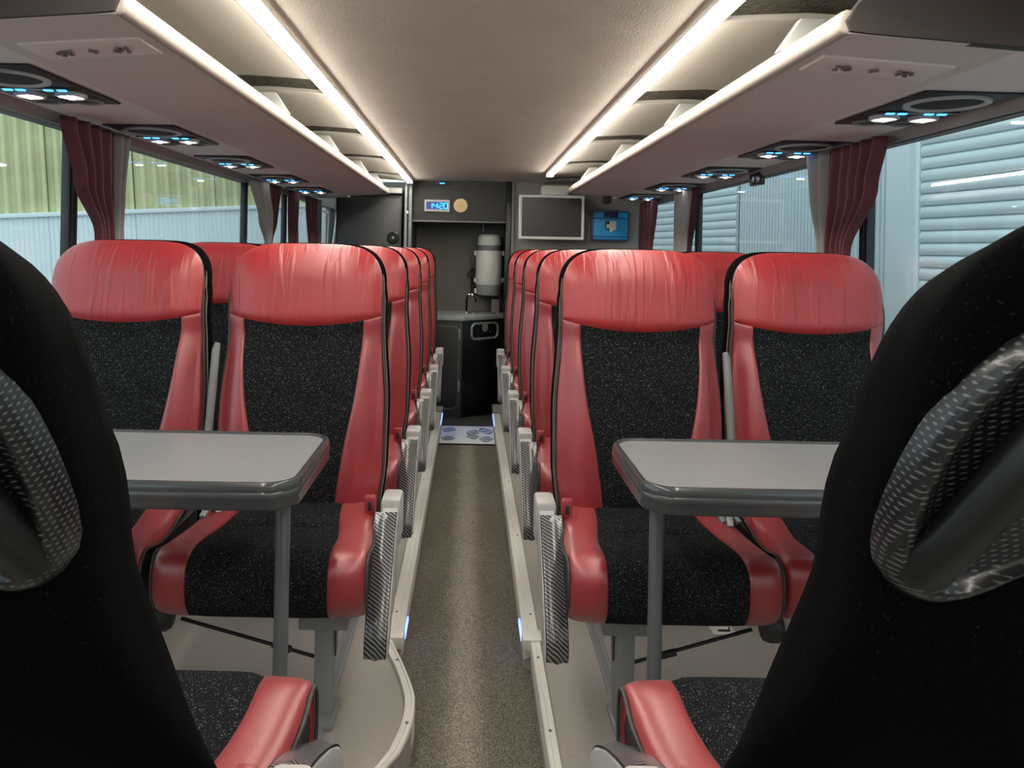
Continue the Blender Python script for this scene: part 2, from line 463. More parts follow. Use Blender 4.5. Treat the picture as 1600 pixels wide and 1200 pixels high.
# ------------------------------------------------------------------ luggage racks and service panels
def rack(sg, xn, xs_, y0, y1, label):
    t = thing('luggage_rack', label, 'luggage rack', (sg*xn, y0, 1.509), 0)
    L = y1-y0
    n = [(0, .013), (.001, .028), (.008, .039), (.018, .044), (.030, .042), (.036, .033), (.038, .018), (.034, .006), (.018, -.001), (.006, .004)]
    MB().prism([(sg*a, b) for a, b in n], 'y', 0, L, .008, 3).build('nosing', 'nosing_vinyl', t, 50)
    w = xs_-xn
    u = [(.02, .001), (w, -.019), (w, -.002), (.03, .020)]
    MB().prism([(sg*a, b) for a, b in u], 'y', .002, L-.002).build('underside', 'rack_vinyl', t)
    e = [(.012, .022), (.03, .046), (.05, .075), (.08, .095), (w, .085), (w+.20, .055), (w+.20, -.0195), (w, -.0195), (.05, .0), (.02, .003)]
    MB().prism([(sg*a, b) for a, b in e], 'y', -.006, .02, .004).build('end_panel', 'rack_end', t)
    for by in ((2.47, 3.40, 4.38, 5.1) if sg < 0 else (1.60, 2.53, 3.50, 4.48)):
        b = [(.004, .040), (.045, .040), (.105, .108), (.050, .108)]
        MB().prism([(sg*p, q) for p, q in b], 'y', by-y0, by-y0+.03, .003).build('bracket', 'white_plastic', t)
    # call plate with printed symbols near the front end
    pl = MB()
    pl.prism([(sg*(.035+p*(w-.075)), .006-.019*p - q) for p, q in ((0, .003), (1, 0), (1, .008), (.03, .010))], 'y', .14, .255, .003)
    cp = pl.build('call_plate', 'call_plate', t)
    s = MB()
    for k, (px_, py_) in enumerate([(.22, .19), (.24, .215), (.27, .20), (.29, .19), (.31, .21), (.33, .205), (.50, .205), (.52, .195), (.69, .19), (.71, .21), (.73, .20), (.76, .195), (.78, .215), (.80, .2)]):
        s.lathe([(.0055, -.001), (.0055, .003)], (sg*(.035+px_*(w-.075)), py_, .006-.019*px_-.013), 'z', 6)
    s.build('printed_symbols', 'print_dark', cp)['kind'] = 'stuff'
    return t
rack(-1, .59, .90, 1.30, 5.50, 'cream luggage rack along the left windows, reaching the rear locker')
rack(1, .63, .965, 1.335, 5.10, 'cream luggage rack along the right windows, ending before the monitor')
def service(name, sg, a, b, y1, label):
    m = MB()
    m.prism([(sg*a, 1.490), (sg*b, 1.488), (sg*b, 1.51), (sg*a, 1.51)], 'y', YF, y1)
    o = struct(m.build(name, 'service_panel'), label, 'panel')
    MB().prism([(sg*(b-.012), 1.490), (sg*(b+.012), 1.462), (sg*(b+.034), 1.462), (sg*(b+.04), 1.50), (sg*b, 1.50)], 'y', YF, y1, .003).build('valance', 'valance', o)
    return o
service('trim_7', -1, .90, 1.185, 5.75, 'flat grey service panel between left rack and windows')
service('trim_8', 1, .965, 1.225, 5.25, 'flat grey service panel between right rack and windows')
def service_unit(sg, x, y, label):
    t = thing('service_unit', label, 'service unit', (x, y, 1.489), 0, 'overhead service units')
    MB().box(-.112, .112, -.21, .21, -.006, 0, .003).build('plate', 'dark_plastic', t)
    MB().lathe([(.090, -.004), (.090, -.011), (.084, -.013), (.076, -.011), (.074, -.004)], (0, -.105, 0), 'z', 28).build('speaker_ring', 'grey_plastic', t)
    MB().lathe([(.074, -.004), (.074, -.0075), (.03, -.010)], (0, -.105, 0), 'z', 24).build('speaker_grille', 'rubber', t)
    bar = MB().box(-.10, .10, .0, .026, -.010, -.005, .002).build('button_bar', 'gloss_black', t)
    for bx in (-.066, -.036, .03, .062):
        MB().box(bx-.010, bx+.010, .007, .019, -.0125, -.009, .001).build('button', 'blue_led', bar)
    for bx in (-.048, .052):
        r = MB().lathe([(.036, -.004), (.036, -.014), (.030, -.016), (.026, -.012), (.025, -.005)], (bx, .075, 0), 'z', 20).build('lamp_ring', 'grey_plastic', t)
        MB().lathe([(.010, -.006), (.010, -.018), (.005, -.020)], (bx, .075, 0), 'z', 12).build('lamp_lens', 'spot_lens', r)
        v = MB().lathe([(.037, -.004), (.037, -.011), (.031, -.013), (.027, -.010), (.026, -.005)], (bx, .158, 0), 'z', 20).build('air_vent', 'mid_grey_plastic', t)
        MB().lathe([(.026, -.005), (.026, -.008), (.012, -.010)], (bx, .158, 0), 'z', 14).build('vent_nozzle', 'rubber', v)
    return t
def copy_tree(o, parent=None):
    c = o.copy(); C.objects.link(c); c.parent = parent
    for ch in o.children: copy_tree(ch, c)
    return c
ordn = ['nearest', 'second', 'third', 'fourth', 'fifth']
su = None
for sg, x, ys in ((-1, -1.035, [1.80+.78*k for k in range(5)]), (1, 1.098, [1.89+.765*k for k in range(5)])):
    for k, y in enumerate(ys):
        lb = '%s black speaker and reading lamp unit under the %s rack' % (ordn[k], 'left' if sg < 0 else 'right')
        if su is None: su = service_unit(sg, x, y, lb)
        else:
            c = copy_tree(su); c.location = (x, y, 1.489); c['label'] = lb

# ------------------------------------------------------------------ coach seats
def W_(z):
    a = .214 + .010*sm((z-.42)/.12)
    return a - .014*sm((z-.68)/.22)
def top_z(s, H=.130, n=4.5): return 1.0 + H*max(0, 1-abs(s)**n)**(1/2.6)
def head_low(s): return .905 + .028*s*s
def sb(z): return .49 + .29*sm((z-.45)/.46)
def make_seat(name, label, sg, lean, kind, arm_angle=45, cy=0):
    """seat facing -Y, origin on the floor; sg = side of the aisle (+1 aisle at +x), 0 for none"""
    t = thing(name, label, 'seat', (0, 0, 0), 0, 'red and black coach seats')
    fg = kind == 'fg'
    fx = .80 if fg else 1.0
    def yl(z): return .03 + lean*(z-.43)/.7
    def fy(x, z):
        s = min(1, abs(x)/.205)
        y = yl(z) - .012*math.sin(PI*max(0, min(1, (z-.43)/.45)))
        y -= .022*sm((z-.86)/.08)
        y += .036*s**5
        if z < .93: y -= .016*math.exp(-((s-.80)/.16)**2)*(1-sm((z-.80)/.13))
        y += .05*max(0, (z-1.03)/.10)**2
        return y
    def P(x, z): return Vector((x, fy(x, z), z))
    def NN(x, z):
        e = .004
        dx = P(x+e, z)-P(x-e, z); dz = P(x, z+e)-P(x, z-e)
        n = dx.cross(dz); n.normalize()
        return n if n.y < 0 else -n
    # headrest
    def hxz(a, b):
        s = math.sin((2*a-1)*PI/2); x = s*.2105*fx
        lo, hi = head_low(s), top_z(s, .100 if fg else .130)
        return x, lo + (hi-lo)*b
    m = MB().patch(lambda a, b: P(*hxz(a, b)), lambda a, b: NN(*hxz(a, b)), 28, 22, .006, .022, 8, False)
    m.build('headrest', 'red_leather_wrinkled', t, 60)
    # backrest centre
    def cxz(a, b):
        zn = .42 + b*.487; s = (2*a-1)*sb(zn)
        return s*W_(zn)*fx, .42 + b*(head_low(s)-.42)
    def cP(a, b):
        x, z = cxz(a, b); p = P(x, z)
        for zz in (.60, .71, .80): p.y += .005*math.exp(-((z-zz)/.008)**2)*sm((1-abs(2*a-1))*4)
        return p
    MB().patch(cP, lambda a, b: NN(*cxz(a, b)), 14, 48, .006, .02, 10, False).build('backrest', 'black_fabric', t, 60)
    for sd in (-1, 1):
        def bxz(a, b):
            zn = .42 + b*.52; s0 = sb(.42+b*.487); s = s0 + (1-s0)*a
            return sd*s*W_(zn)*fx, .42 + b*(head_low(s)-.42)
        MB().patch(lambda a, b: P(*bxz(a, b)), lambda a, b: NN(*bxz(a, b)), 8, 26, .006, .022, 6).build('back_bolster', 'red_leather', t, 60)
    # shell behind
    out = []
    nz = 24
    for k in range(nz): z = .36 + (1.0-.36)*k/nz; out.append((W_(z), z))
    for k in range(45):
        s = math.cos(PI*k/44)
        out.append((.206*s, top_z(s, *((.138, 8) if kind == 'fg' else (.130, 4.5)))))
    for k in range(nz-1, -1, -1): z = .36 + (1.0-.36)*k/nz; out.append((-W_(z), z))
    def ye(z): return yl(z) + .040 - .02*sm((z-.86)/.08) + (.0 if fg else .05)*max(0, (z-1.03)/.10)**2
    rs = []
    for sc, dy in (((.95, -.006), (.97, .0), (.99, .02), (1.015, .05), (1.035, .072), (1.035, .086), (1.02, .096), (.99, .103), (.93, .107), (.6, .109), (.2, .110)) if fg else
                   ((.96, -.004), (.985, .000), (1.025, .012), (1.05, .028), (1.05, .050), (1.0, .074), (.93, .086), (.6, .095), (.2, .097))):
        ring = []
        for x, z in out:
            if fg:
                dy_ = dy*(.55 + .45*sm((z-.55)/.3)); x *= 1 + .11*(1-sm((z-.58)/.22))*min(1, max(0, dy/.04))
            else: dy_ = dy
            z2 = .72 + (z-.72)*(sc if z > .72 else min(1, sc)) if sc < 1 or z > .72 else z
            z2 = min(z2, 1.147) if fg else z2 - .018*sm((z-.98)/.12)
            zt = max(0, (z-1.03)/.10)
            ring.append((x*sc, ye(z2) + dy_ - (.03*zt*zt if dy > .04 and not fg else 0), z2))
        rs.append(ring)
    MB().rings(rs, True, False, True).build('back_shell', 'shell_fabric', t, 60)
    pip = [(x*1.012, ye(z)-.002, z-.010*sm((z-1.0)/.1)) for x, z in out]
    if not fg:
        MB().tube(pip, .0045, 6).build('piping', 'piping', t, 60)
        pip = [(x*1.03, ye(z)+.014, z-.014*sm((z-1.0)/.1)) for x, z in out]
        MB().tube(pip, .0022, 5).build('piping_edge', 'piping_light', t, 60)
    # cushion: profile along q
    prof = [(.035, .440), (-.06, .432), (-.14, .428), (-.21, .432), (-.268, .437), (-.312, .432), (-.335, .411), (-.340, .372), (-.334, .332), (-.308, .298)]
    cum = [0]
    prof = [(a+cy, b) for a, b in prof]
    for i in range(1, len(prof)): cum.append(cum[-1] + math.dist(prof[i], prof[i-1]))
    def pq(q):
        d = q*cum[-1]
        for i in range(1, len(prof)):
            if d <= cum[i] + 1e-9:
                f = (d-cum[i-1])/(cum[i]-cum[i-1])
                p0 = prof[max(0, i-2)]; p1 = prof[i-1]; p2 = prof[i]; p3 = prof[min(len(prof)-1, i+1)]
                def cr(a, b, c, e): return .5*((2*b)+(-a+c)*f+(2*a-5*b+4*c-e)*f*f+(-a+3*b-3*c+e)*f**3)
                return cr(p0[0], p1[0], p2[0], p3[0]), cr(p0[1], p1[1], p2[1], p3[1])
        return prof[-1]
    def cw(q): return .212 + .022*sm(q/.5)
    def cb(q): return .60 + .06*sm((q-.06)/.50)
    def Q(s, q):
        y, z = pq(q); x = s*cw(q)
        k = abs(s)
        up = 1-sm((q-.50)/.25)
        z += up*(.004*math.exp(-((k-.78)/.2)**2) - .014*max(0, (k-.88)/.12)**2)
        y += (1-up)*(.012*k**4 + .012*max(0, (k-.87)/.13)**2)
        y -= (1-up)*.0
        return Vector((x, y, z))
    def QN(s, q):
        e = .01
        a = Q(s+e, q)-Q(s-e, q); b = Q(s, min(1, q+e))-Q(s, max(0, q-e))
        n = a.cross(b); n.normalize()
        y, z = pq(q)
        ref = Vector((0, y+.12, z-.36))
        return n if n.dot(ref) > 0 else -n
    def Qf(a, b):
        p = Q((2*a-1)*cb(b), b)
        p.z -= .010*math.exp(-((b-.30)/.018)**2)*sm((1-abs(2*a-1))*3)
        return p
    MB().patch(Qf, lambda a, b: QN((2*a-1)*cb(b), b), 16, 44, .007, .02, 10, False).build('seat_cushion', 'black_fabric', t, 60)
    for sd in (-1, 1):
        f = lambda a, b: sd*(cb(b) + (1-cb(b))*a)
        MB().patch(lambda a, b: Q(f(a, b), b), lambda a, b: QN(f(a, b), b), 8, 34, .0035, .010, 10).build('seat_bolster', 'red_leather', t, 60)
        MB().tube([Q(sd*1.0, k/30) + Vector((sd*.004, 0, 0)) for k in range(31)], .0032, 6).build('piping', 'piping', t, 60)
    # black side skirt and pan under the cushion
    sk = [(.06, .41), (-.27, .41), (-.305, .395), (-.318, .365), (-.312, .335), (-.29, .306), (-.10, .30), (.08, .30)]
    MB().prism(sk, 'x', -.230, .230, .012).build('cushion_base', 'dark_plastic', t)
    # pedestal leg: a plate under the aisle side, with top bracket and foot
    lx = (.125 if sg >= 0 else -.085) if sg else .12
    m = MB(); m.prism([(-.20, .0), (-.155, .0), (-.09, .29), (-.20, .29)], 'x', lx-.022, lx+.022, .004)
    lg = m.build('leg', 'leg_metal', t)
    MB().box(lx-.058, lx+.058, -.212, -.06, .222, .302, .004).build('bracket', 'leg_metal', lg)
    MB().box(lx-.030, lx+.030, -.235, -.12, 0, .014, .003).build('foot', 'leg_metal', lg)
    ss = 1 if sg >= 0 else -1
    MB().prism([( -.165+.012*math.cos(a), .19+.05*math.sin(a)) for a in [2*PI*k/14 for k in range(14)]], 'x', lx+ss*.0215, lx+ss*.0245).build('slot', 'dark_plastic', lg)
    if sg:
        # black pivot cover hanging below the inner front corner
        MB().lathe([(.012, -.022), (.030, -.020), (.034, -.008), (.034, .012), (.028, .022), (.012, .024)], (-sg*.238, -.245, .268), 'x', 16).build('pivot_cover', 'dark_plastic', t)
        m = MB(); m.tube([(lx-sg*.02, -.13, .115), (-sg*.23, -.15, .215)], .0045, 8); m.tube([(lx-sg*.09, -.137, .138), (lx-sg*.135, -.14, .152)], .009, 8)
        m.build('brace_rod', 'dark_plastic', t)
        # armrest on the aisle side
        ca, sa = math.cos(R(arm_angle)), math.sin(R(arm_angle))
        oy, oz = -.025, .425
        def D(l, h): return (oy - l*ca - h*sa, oz - l*sa + h*ca)
        prof2 = [(-.035, .034), (.02, .040), (.10, .037), (.19, .029), (.27, .016), (.315, .0), (.328, -.014), (.322, -.026), (.29, -.030), (.20, -.028), (.10, -.046), (.02, -.058), (-.035, -.04)]
        xa = sg*.262
        arm = MB().prism([D(*p) for p in prof2], 'x', xa-.020, xa+.020, .005).build('armrest', 'grey_plastic', t)
        tp = [(.005, .041), (.04, .0435), (.10, .041), (.16, .036), (.22, .028), (.27, .0185), (.305, .007), (.325, -.006), (.333, -.018), (.330, -.029), (.318, -.035)]
        def tq(b):
            d = b*(len(tp)-1); i = min(int(d), len(tp)-2); f = d-i
            return D(tp[i][0]+(tp[i+1][0]-tp[i][0])*f, tp[i][1]+(tp[i+1][1]-tp[i][1])*f)
        def TF(a, b):
            y, z = tq(b); w = .026*(1-.10*b-.45*max(0, (b-.72)/.28)**3)
            return Vector((xa - sg*.010 + (2*a-1)*w, y, z))
        def TN(a, b):
            y0, z0 = tq(max(0, b-.02)); y1, z1 = tq(min(1, b+.02))
            n = Vector(((2*a-1)*.35, -(z0-z1), (y0-y1))); n.normalize(); return n
        MB().patch(lambda a, b: TF(.5+(a-.5)*1.24, b) - TN(a, b)*.004, TN, 8, 26, .003, .012, 6, False).build('trim_rim', 'gloss_black', arm, 60)
        MB().patch(lambda a, b: TF(a, b*.87), lambda a, b: TN(a, b*.87), 8, 26, .006, .014, 6, False).build('carbon_trim', 'carbon_stripe', arm, 60)
        y, z = D(.022, .048)
        if not fg: MB().lathe([(.005, -.003), (.005, .002), (.003, .003)], (xa-sg*.01, y, z), 'y', 10).build('rivet', 'aluminium', arm)
        MB().box(xa-.026, xa+.026, -.045, .05, .362, .478, .010).build('armrest_hub', 'grey_plastic', t)
        MB().prism([(oy+.02, .36), (oy-.14, .31), (oy-.05, .20), (oy+.05, .26)], 'x', xa-.010, xa+.014, .004).build('hub_cover', 'grey_plastic', t)
        b = MB().box(sg*.207-.014, sg*.207+.014, -.035, -.012, .432, .482, .005).build('belt_tongue', 'red_leather', t)
        MB().box(sg*.207-.005, sg*.207+.005, -.0365, -.033, .445, .468, .001).build('slot', 'dark_plastic', b)
        # inner armrest, folded up beside the backrest
        if kind != 'fg':
            ia = [(-sg*.240, .03, .50), (-sg*.240, .05, .62), (-sg*.238, .075, .75), (-sg*.236, .088, .835), (-sg*.236, .10, .850)]
            MB().tube(ia, [.011, .011, .011, .011, .008], 10).build('inner_armrest', 'mid_grey_plastic', t)
            m = MB()
            for k, (dx, dy, rz_) in enumerate(((0, 0, .3), (.03, -.03, -.2), (.055, .0, .5))):
                mx = Matrix.Translation((-sg*(.183+dx*.6), -.03+dy, .452)) @ Matrix.Rotation(rz_, 4, 'Z') @ Matrix.Rotation(.5, 4, 'X')
                m.box(-.008, .008, -.03, .03, -.006, .006, .003, 2, mx)
            m.build('belt_buckle', 'steel_grey', t)
            MB().tube([(-sg*.228, .02, .44), (-sg*.225, -.03, .447), (-sg*.21, -.05, .445), (-sg*.19, -.02, .443), (-sg*.17, .02, .44)], .008, 6).build('seat_belt', 'dark_plastic', t)
    if fg:
        # ribbed carbon tray with grab handle on the back
        def by(z): return ye(z) + .110
        half = [(0, 1.112), (.07, 1.110), (.125, 1.102), (.165, 1.086), (.192, 1.056), (.207, 1.016), (.213, .972), (.212, .932), (.202, .906), (.180, .895), (.150, .905), (.118, .922), (.06, .934), (0, .937)]
        ctl = half + [(-x, z) for x, z in half[-2:0:-1]]
        ov = []; m_ = len(ctl)
        for k in range(m_):
            p0, p1, p2, p3 = ctl[k-1], ctl[k], ctl[(k+1) % m_], ctl[(k+2) % m_]
            for f in (0, .5):
                ov.append(tuple(.5*((2*b)+(-a+c)*f+(2*a-5*b+4*c-e)*f*f+(-a+3*b-3*c+e)*f**3) for a, b, c, e in zip(p0, p1, p2, p3)))
        zc_ = 1.015
        def ring(f, d):
            o_ = []
            for x, z in ov:
                zz = zc_ + (z-zc_)*(1-(1-f)*1.9); xx = x*f
                o_.append((xx, by(zz) + d - .006*(abs(xx)/.2)**2, zz))
            return o_
        MB().rings([ring(1.02, -.006), ring(1.01, .010), ring(.99, .019), ring(.965, .020), ring(.94, .014), ring(.91, .0105), ring(.7, .0095), ring(.55, .0095)], True, False, True).build('carbon_tray', 'carbon_weave', t, 60)
        h = [(-.190, .915, .006), (-.189, .922, .026), (-.183, .945, .038), (-.170, .99, .044), (-.152, 1.04, .046), (-.122, 1.078, .044), (-.07, 1.094, .042), (.0, 1.098, .042)]
        h = h + [(-x, z, d) for x, z, d in h[-2::-1]]
        MB().tube([(x, by(z)+d-.02, z) for x, z, d in h], [.021, .019]+[.0155]*(len(h)-4)+[.019, .021], 12).build('grab_handle', 'handle_black', t, 60)
    return t

SP = .75
CXL, CXR = -.455, .468
def place(o, x, y, label, rz=0):
    o.location = (x, y, 0); o.rotation_euler = (0, 0, rz); o['label'] = label
sl = make_seat('coach_seat', '', 1, .105, 'row')
sr = make_seat('coach_seat', '', -1, .105, 'row')
sw = make_seat('coach_seat', '', 0, .105, 'row')
rows = ['first row, facing the %s table', 'second row, behind the %s table seats', 'third row on the %s', 'fourth row on the %s', 'rearmost row on the %s']
usedw = False
for k in range(5):
    y = 2.01 + SP*k
    for side, src, x in (('left', sl, CXL), ('right', sr, CXR)):
        o = src if k == 0 else copy_tree(src)
        if k: o['group'] = 'red and black coach seats'
        place(o, x, y, 'red and black aisle seat, ' + rows[k] % side)
    for side, x, dy in (('left', -.955, 0), ('right', .953, .03)):
        o = sw if not usedw else copy_tree(sw)
        usedw = True
        place(o, x, y+dy, 'red and black window seat, ' + rows[k] % side)
fl_ = make_seat('coach_seat', '', -1, .36, 'fg', 21)
place(fl_, CXL-.016, .915, 'black seat back with carbon tray and grab handle, nearest on the left', PI)
fr_ = make_seat('coach_seat', '', 1, .36, 'fg', 21)
place(fr_, CXR+.022, .925, 'black seat back with carbon tray and grab handle, nearest on the right', PI)

# ------------------------------------------------------------------ tables
def table(sg, x0, x1, y0, y1, px_, py_, label):
    t = thing('folding_table', label, 'table', (px_, py_, 0), 0, 'grey tables between facing seats')
    zt = .682
    a, b = min(x0, x1), max(x0, x1)
    def outl(d):
        return [(x-px_, y-py_) for x, y in rrect(a-d, b+d, y0-d, y1+d, .062+d)]
    def ringz(d, z): return [(x, y, z) for x, y in outl(d)]
    MB().rings([ringz(-.013, zt-.02), ringz(-.013, zt-.004)], True, True, True).build('table_top', 'table_laminate', t)
    prof = [(-.014, -.018), (-.0135, -.003), (-.009, .0005), (-.003, .0005), (.0, -.003), (.002, -.014), (.001, -.017), (.003, -.020), (.003, -.029), (.001, -.032), (.002, -.044), (-.001, -.050), (-.010, -.054), (-.06, -.054)]
    MB().rings([ringz(d, zt+z) for d, z in prof], True, False, True).build('table_edge', 'table_edge', t, 40)
    MB().lathe([(.0155, .002), (.0155, .618)], (0, 0, 0), 'z', 16).build('pole', 'pole_metal', t)
    MB().lathe([(.045, 0), (.045, .006), (.02, .012)], (0, 0, 0), 'z', 18).build('foot', 'pole_metal', t)
    br = MB().box(-.03 if sg > 0 else -.075, .075 if sg > 0 else .03, -.035, .035, .612, .632, .004).build('bracket', 'dark_plastic', t)
    MB().tube([(0, -.02, .602), (0, .02, .602)], .008, 8).build('bolt', 'chrome', br)
    return t
table(-1, -.317, -1.17, 1.415, 1.815, -.381, 1.60, 'grey table with raised rim on a single pole, left of the aisle')
table(1, .336, 1.22, 1.435, 1.825, .405, 1.63, 'grey table with raised rim on a single pole, right of the aisle')

# floor latch under the right hand seats
t = thing('floor_latch', 'small pale metal floor latch plate under the right seats', 'latch', (.77, 2.29, 0))
MB().box(-.035, .035, -.028, .028, 0, .004, .002).build('plate', 'aluminium', t)
MB().tube([(-.015, -.012, .007), (.018, -.012, .007), (.022, .006, .007)], .003, 6).build('pull', 'dark_plastic', t)

# ------------------------------------------------------------------ foot mat
t = thing('foot_mat', 'white mat with blue leaf print at the aisle rear', 'mat', (-.002, 4.97, -.084))
MB().box(-.174, .174, -.235, .235, 0, .012, .003).build('pad', 'mat_white', t)
MB().box(-.175, .175, -.245, -.233, 0, .012, .003).build('front_edge', 'rubber', t)
m = MB()
def leaf(cx, cy, L, w, rot):
    for j in (-1, 0, 1):
        pts = []
        for k in range(9):
            u = k/8; pts.append((u*L-L/2, j*w*.34*math.sin(PI*u)*2 + .16*w*math.sin(PI*u)))
        for k in range(8, -1, -1):
            u = k/8; pts.append((u*L-L/2, j*w*.34*math.sin(PI*u)*2 - .16*w*math.sin(PI*u)))
        pts = pts[:8] + pts[8:-1]
        c, s = math.cos(rot), math.sin(rot)
        q = []
        for x, y in pts:
            v = (cx + x*c - y*s, cy + x*s + y*c)
            if v not in q: q.append(v)
        m.prism(q, 'z', .0115, .0128)
for a in ((-.122, .12, .095, .08, -.25), (-.122, -.11, .095, .065, -.15), (.035, .05, .085, .08, -.3), (.035, -.06, .085, .075, .12), (.122, .10, .095, .10, .28), (.122, -.12, .095, .08, -.12)):
    leaf(*a)
m.build('leaf_print', 'mat_print', t)

# ------------------------------------------------------------------ curtains
def curtain(name, label, X, sg, rows_, mats, folds, lower=1.02):
    """rows_: (z, y0, y1, ysplit) - main cloth y0..ysplit and lining ysplit..y1"""
    if sg < 0: rows_ = [(z, a*1.022, b*1.022, c*1.022) for z, a, b, c in rows_]
    t = thing(name, label, 'curtain', (X, (rows_[0][1]+rows_[0][2])/2, lower))
    def at(z):
        for i in range(len(rows_)-1):
            if z <= rows_[i][0] and z >= rows_[i+1][0]:
                f = sm((rows_[i][0]-z)/(rows_[i][0]-rows_[i+1][0]))
                return [rows_[i][j] + (rows_[i+1][j]-rows_[i][j])*f for j in (1, 2, 3)]
        return rows_[-1][1:]
    ztop = rows_[0][0]
    for nm, mt, lo, hi, nf in (('drape', mats[0], 0, 2, folds[0]), ('lining', mats[1], 2, 1, folds[1])):
        if not mt: continue
        m = MB(); rs = []
        n = 10*nf
        for i in range(25):
            z = ztop + (lower-ztop)*i/24; v = at(z); ya, yb = v[lo], v[hi]
            front, back = [], []
            for k in range(n+1):
                u = k/n; y = ya + (yb-ya)*u
                am = .013*min(1, abs(yb-ya)/nf/.05 + .35)
                x = X - sg*(.02 + am*math.sin(2*PI*nf*u + .8*math.sin(3*z)) + .005*math.sin(5.3*u*nf + 4*z))
                front.append((x, y, z)); back.append((x + sg*.004, y, z))
            rs.append([(a-t.location.x, b-t.location.y, c-t.location.z) for a, b, c in front + back[::-1]])
        m.rings(rs, True, True, True)
        m.build(nm, mt, t, 70)
    z = 1.10; v = at(z)
    MB().box(-.035, .03, min(v)-.004-t.location.y, max(v)+.004-t.location.y, z-.02-t.location.z, z+.012-t.location.z, .004).build('tieback', mats[0], t)
    return t
XcL, XcR = -1.162, 1.205
curtain('curtain', 'dark red curtain with grey lining gathered at the first left pillar', XcL, -1,
        [(1.475, 2.10, 2.50, 2.40), (1.30, 2.18, 2.475, 2.40), (1.15, 2.30, 2.475, 2.405), (.95, 2.34, 2.475, 2.41), (.6, 2.30, 2.50, 2.42)], ('curtain_red', 'curtain_grey'), (4, 2))
curtain('curtain', 'grey lined dark curtain at the second left pillar', XcL, -1,
        [(1.475, 4.46, 3.88, 4.20), (1.27, 4.38, 4.05, 4.30), (1.14, 4.30, 4.19, 4.27), (.6, 4.35, 4.1, 4.25)], ('curtain_dark', 'curtain_grey'), (3, 3))
curtain('curtain', 'narrow dark curtain at the third left pillar', XcL, -1, [(1.475, 4.72, 4.98, 4.98), (1.1, 4.74, 4.98, 4.98), (.6, 4.72, 4.98, 4.98)], ('curtain_dark', None), (2, 1))
curtain('curtain', 'dark red rearmost left curtain beside the black locker', XcL, -1, [(1.475, 5.22, 5.70, 5.58), (1.1, 5.32, 5.72, 5.62), (.6, 5.3, 5.72, 5.6)], ('curtain_red', 'curtain_grey'), (3, 1))
curtain('curtain', 'dark red curtain with grey lining gathered at the first right pillar', XcR, 1,
        [(1.475, 2.22, 2.74, 2.56), (1.33, 2.27, 2.71, 2.57), (1.14, 2.42, 2.64, 2.565), (.9, 2.44, 2.64, 2.57), (.6, 2.4, 2.66, 2.58)], ('curtain_red', 'curtain_grey'), (5, 2))
curtain('curtain', 'grey lined curtain at the second right pillar', XcR, 1, [(1.475, 4.05, 4.52, 4.13), (1.1, 4.17, 4.50, 4.2), (.6, 4.1, 4.5, 4.2)], ('curtain_dark', 'curtain_grey'), (1, 4))
curtain('curtain', 'dark red rearmost right curtain beside the blue case', XcR, 1, [(1.475, 4.95, 5.45, 5.45), (1.1, 5.07, 5.45, 5.45), (.6, 5.0, 5.45, 5.45)], ('curtain_red', None), (4, 1))

# coat hook and slanted rod at the far left window
t = thing('coat_hook', 'grey curved coat hook on the rearmost left pillar', 'hook', (-1.17, 5.93, 1.40))
m = MB().tube([(0, 0, -.30), (0, 0, .05), ], .008, 6); m.build('stem', 'leg_metal', t)
MB().tube([(.0, 0, .01), (.04, .0, .0), (.065, .0, -.02), (.07, .0, -.05), (.065, 0, -.25)], .010, 8).build('hook', 'grey_plastic', t)
t = thing('slanted_rod', 'pale slanted rod between rearmost left window and black locker', 'rod', (-1.12, 6.1, .9))
MB().tube([(-.005, 0, -.02), (.065, 0, .585)], .012, 8).build('rod', 'white_plastic', t)
MB().box(-.097, .012, -.02, .02, -.04, -.015, .003).build('foot', 'white_plastic', t)

# small black sensor on the second right window
t = thing('window_sensor', 'small black sensor box at top of second right window', 'sensor', (1.235, 3.335, 1.46))
MB().box(-.012, .014, -.06, .06, -.035, .02, .004).build('housing', 'gloss_black', t)
MB().lathe([(.012, -.016), (.012, -.010)], (0, 0, -.008), 'x', 12).build('lens', 'screen', t)
t = thing('ceiling_sensor', 'small dark brown box under the right rack rear end', 'sensor', (.88, 5.02, 1.478))
MB().box(-.026, .026, -.03, .03, -.035, .012, .006).build('housing', 'rack_end', t)
MB().lathe([(.008, -.041), (.012, -.034)], (0, 0, 0), 'z', 10).build('lens', 'screen', t)

# ------------------------------------------------------------------ rear: bulkhead, galley, lockers
m = MB()
m.box(-1.3, 1.35, 6.85, 6.9, -.6, ZC+.1)
struct(m.build('wall_rear', 'galley_niche'), 'dark rear end wall of the coach behind everything')
rear = struct(MB().box(-.46, .30, 6.05, 6.1, -.1, ZC+.05).build('wall_niche', 'galley_niche'), 'dark grey niche wall and header of the galley')
MB().box(-.446, .252, 5.65, 6.05, 1.33, ZC+.03, .003).build('header', 'galley_dark', rear)
MB().box(-.446, .252, 5.642, 5.66, 1.322, 1.334, .002).build('header_edge', 'mid_grey_plastic', rear)
MB().box(-.452, -.432, 5.65, 6.05, -.09, 1.33).build('niche_side', 'galley_dark', rear)
MB().box(.252, .292, 5.62, 6.05, -.09, ZC+.03, .003).build('door_post', 'galley_black', rear)
MB().box(.263, .270, 5.612, 5.625, 1.28, 1.47, .002).build('post_strip', 'mid_grey_plastic', rear)
MB().box(.09, .10, 6.03, 6.055, 1.27, 1.36, .002).build('wall_hook', 'aluminium', rear)

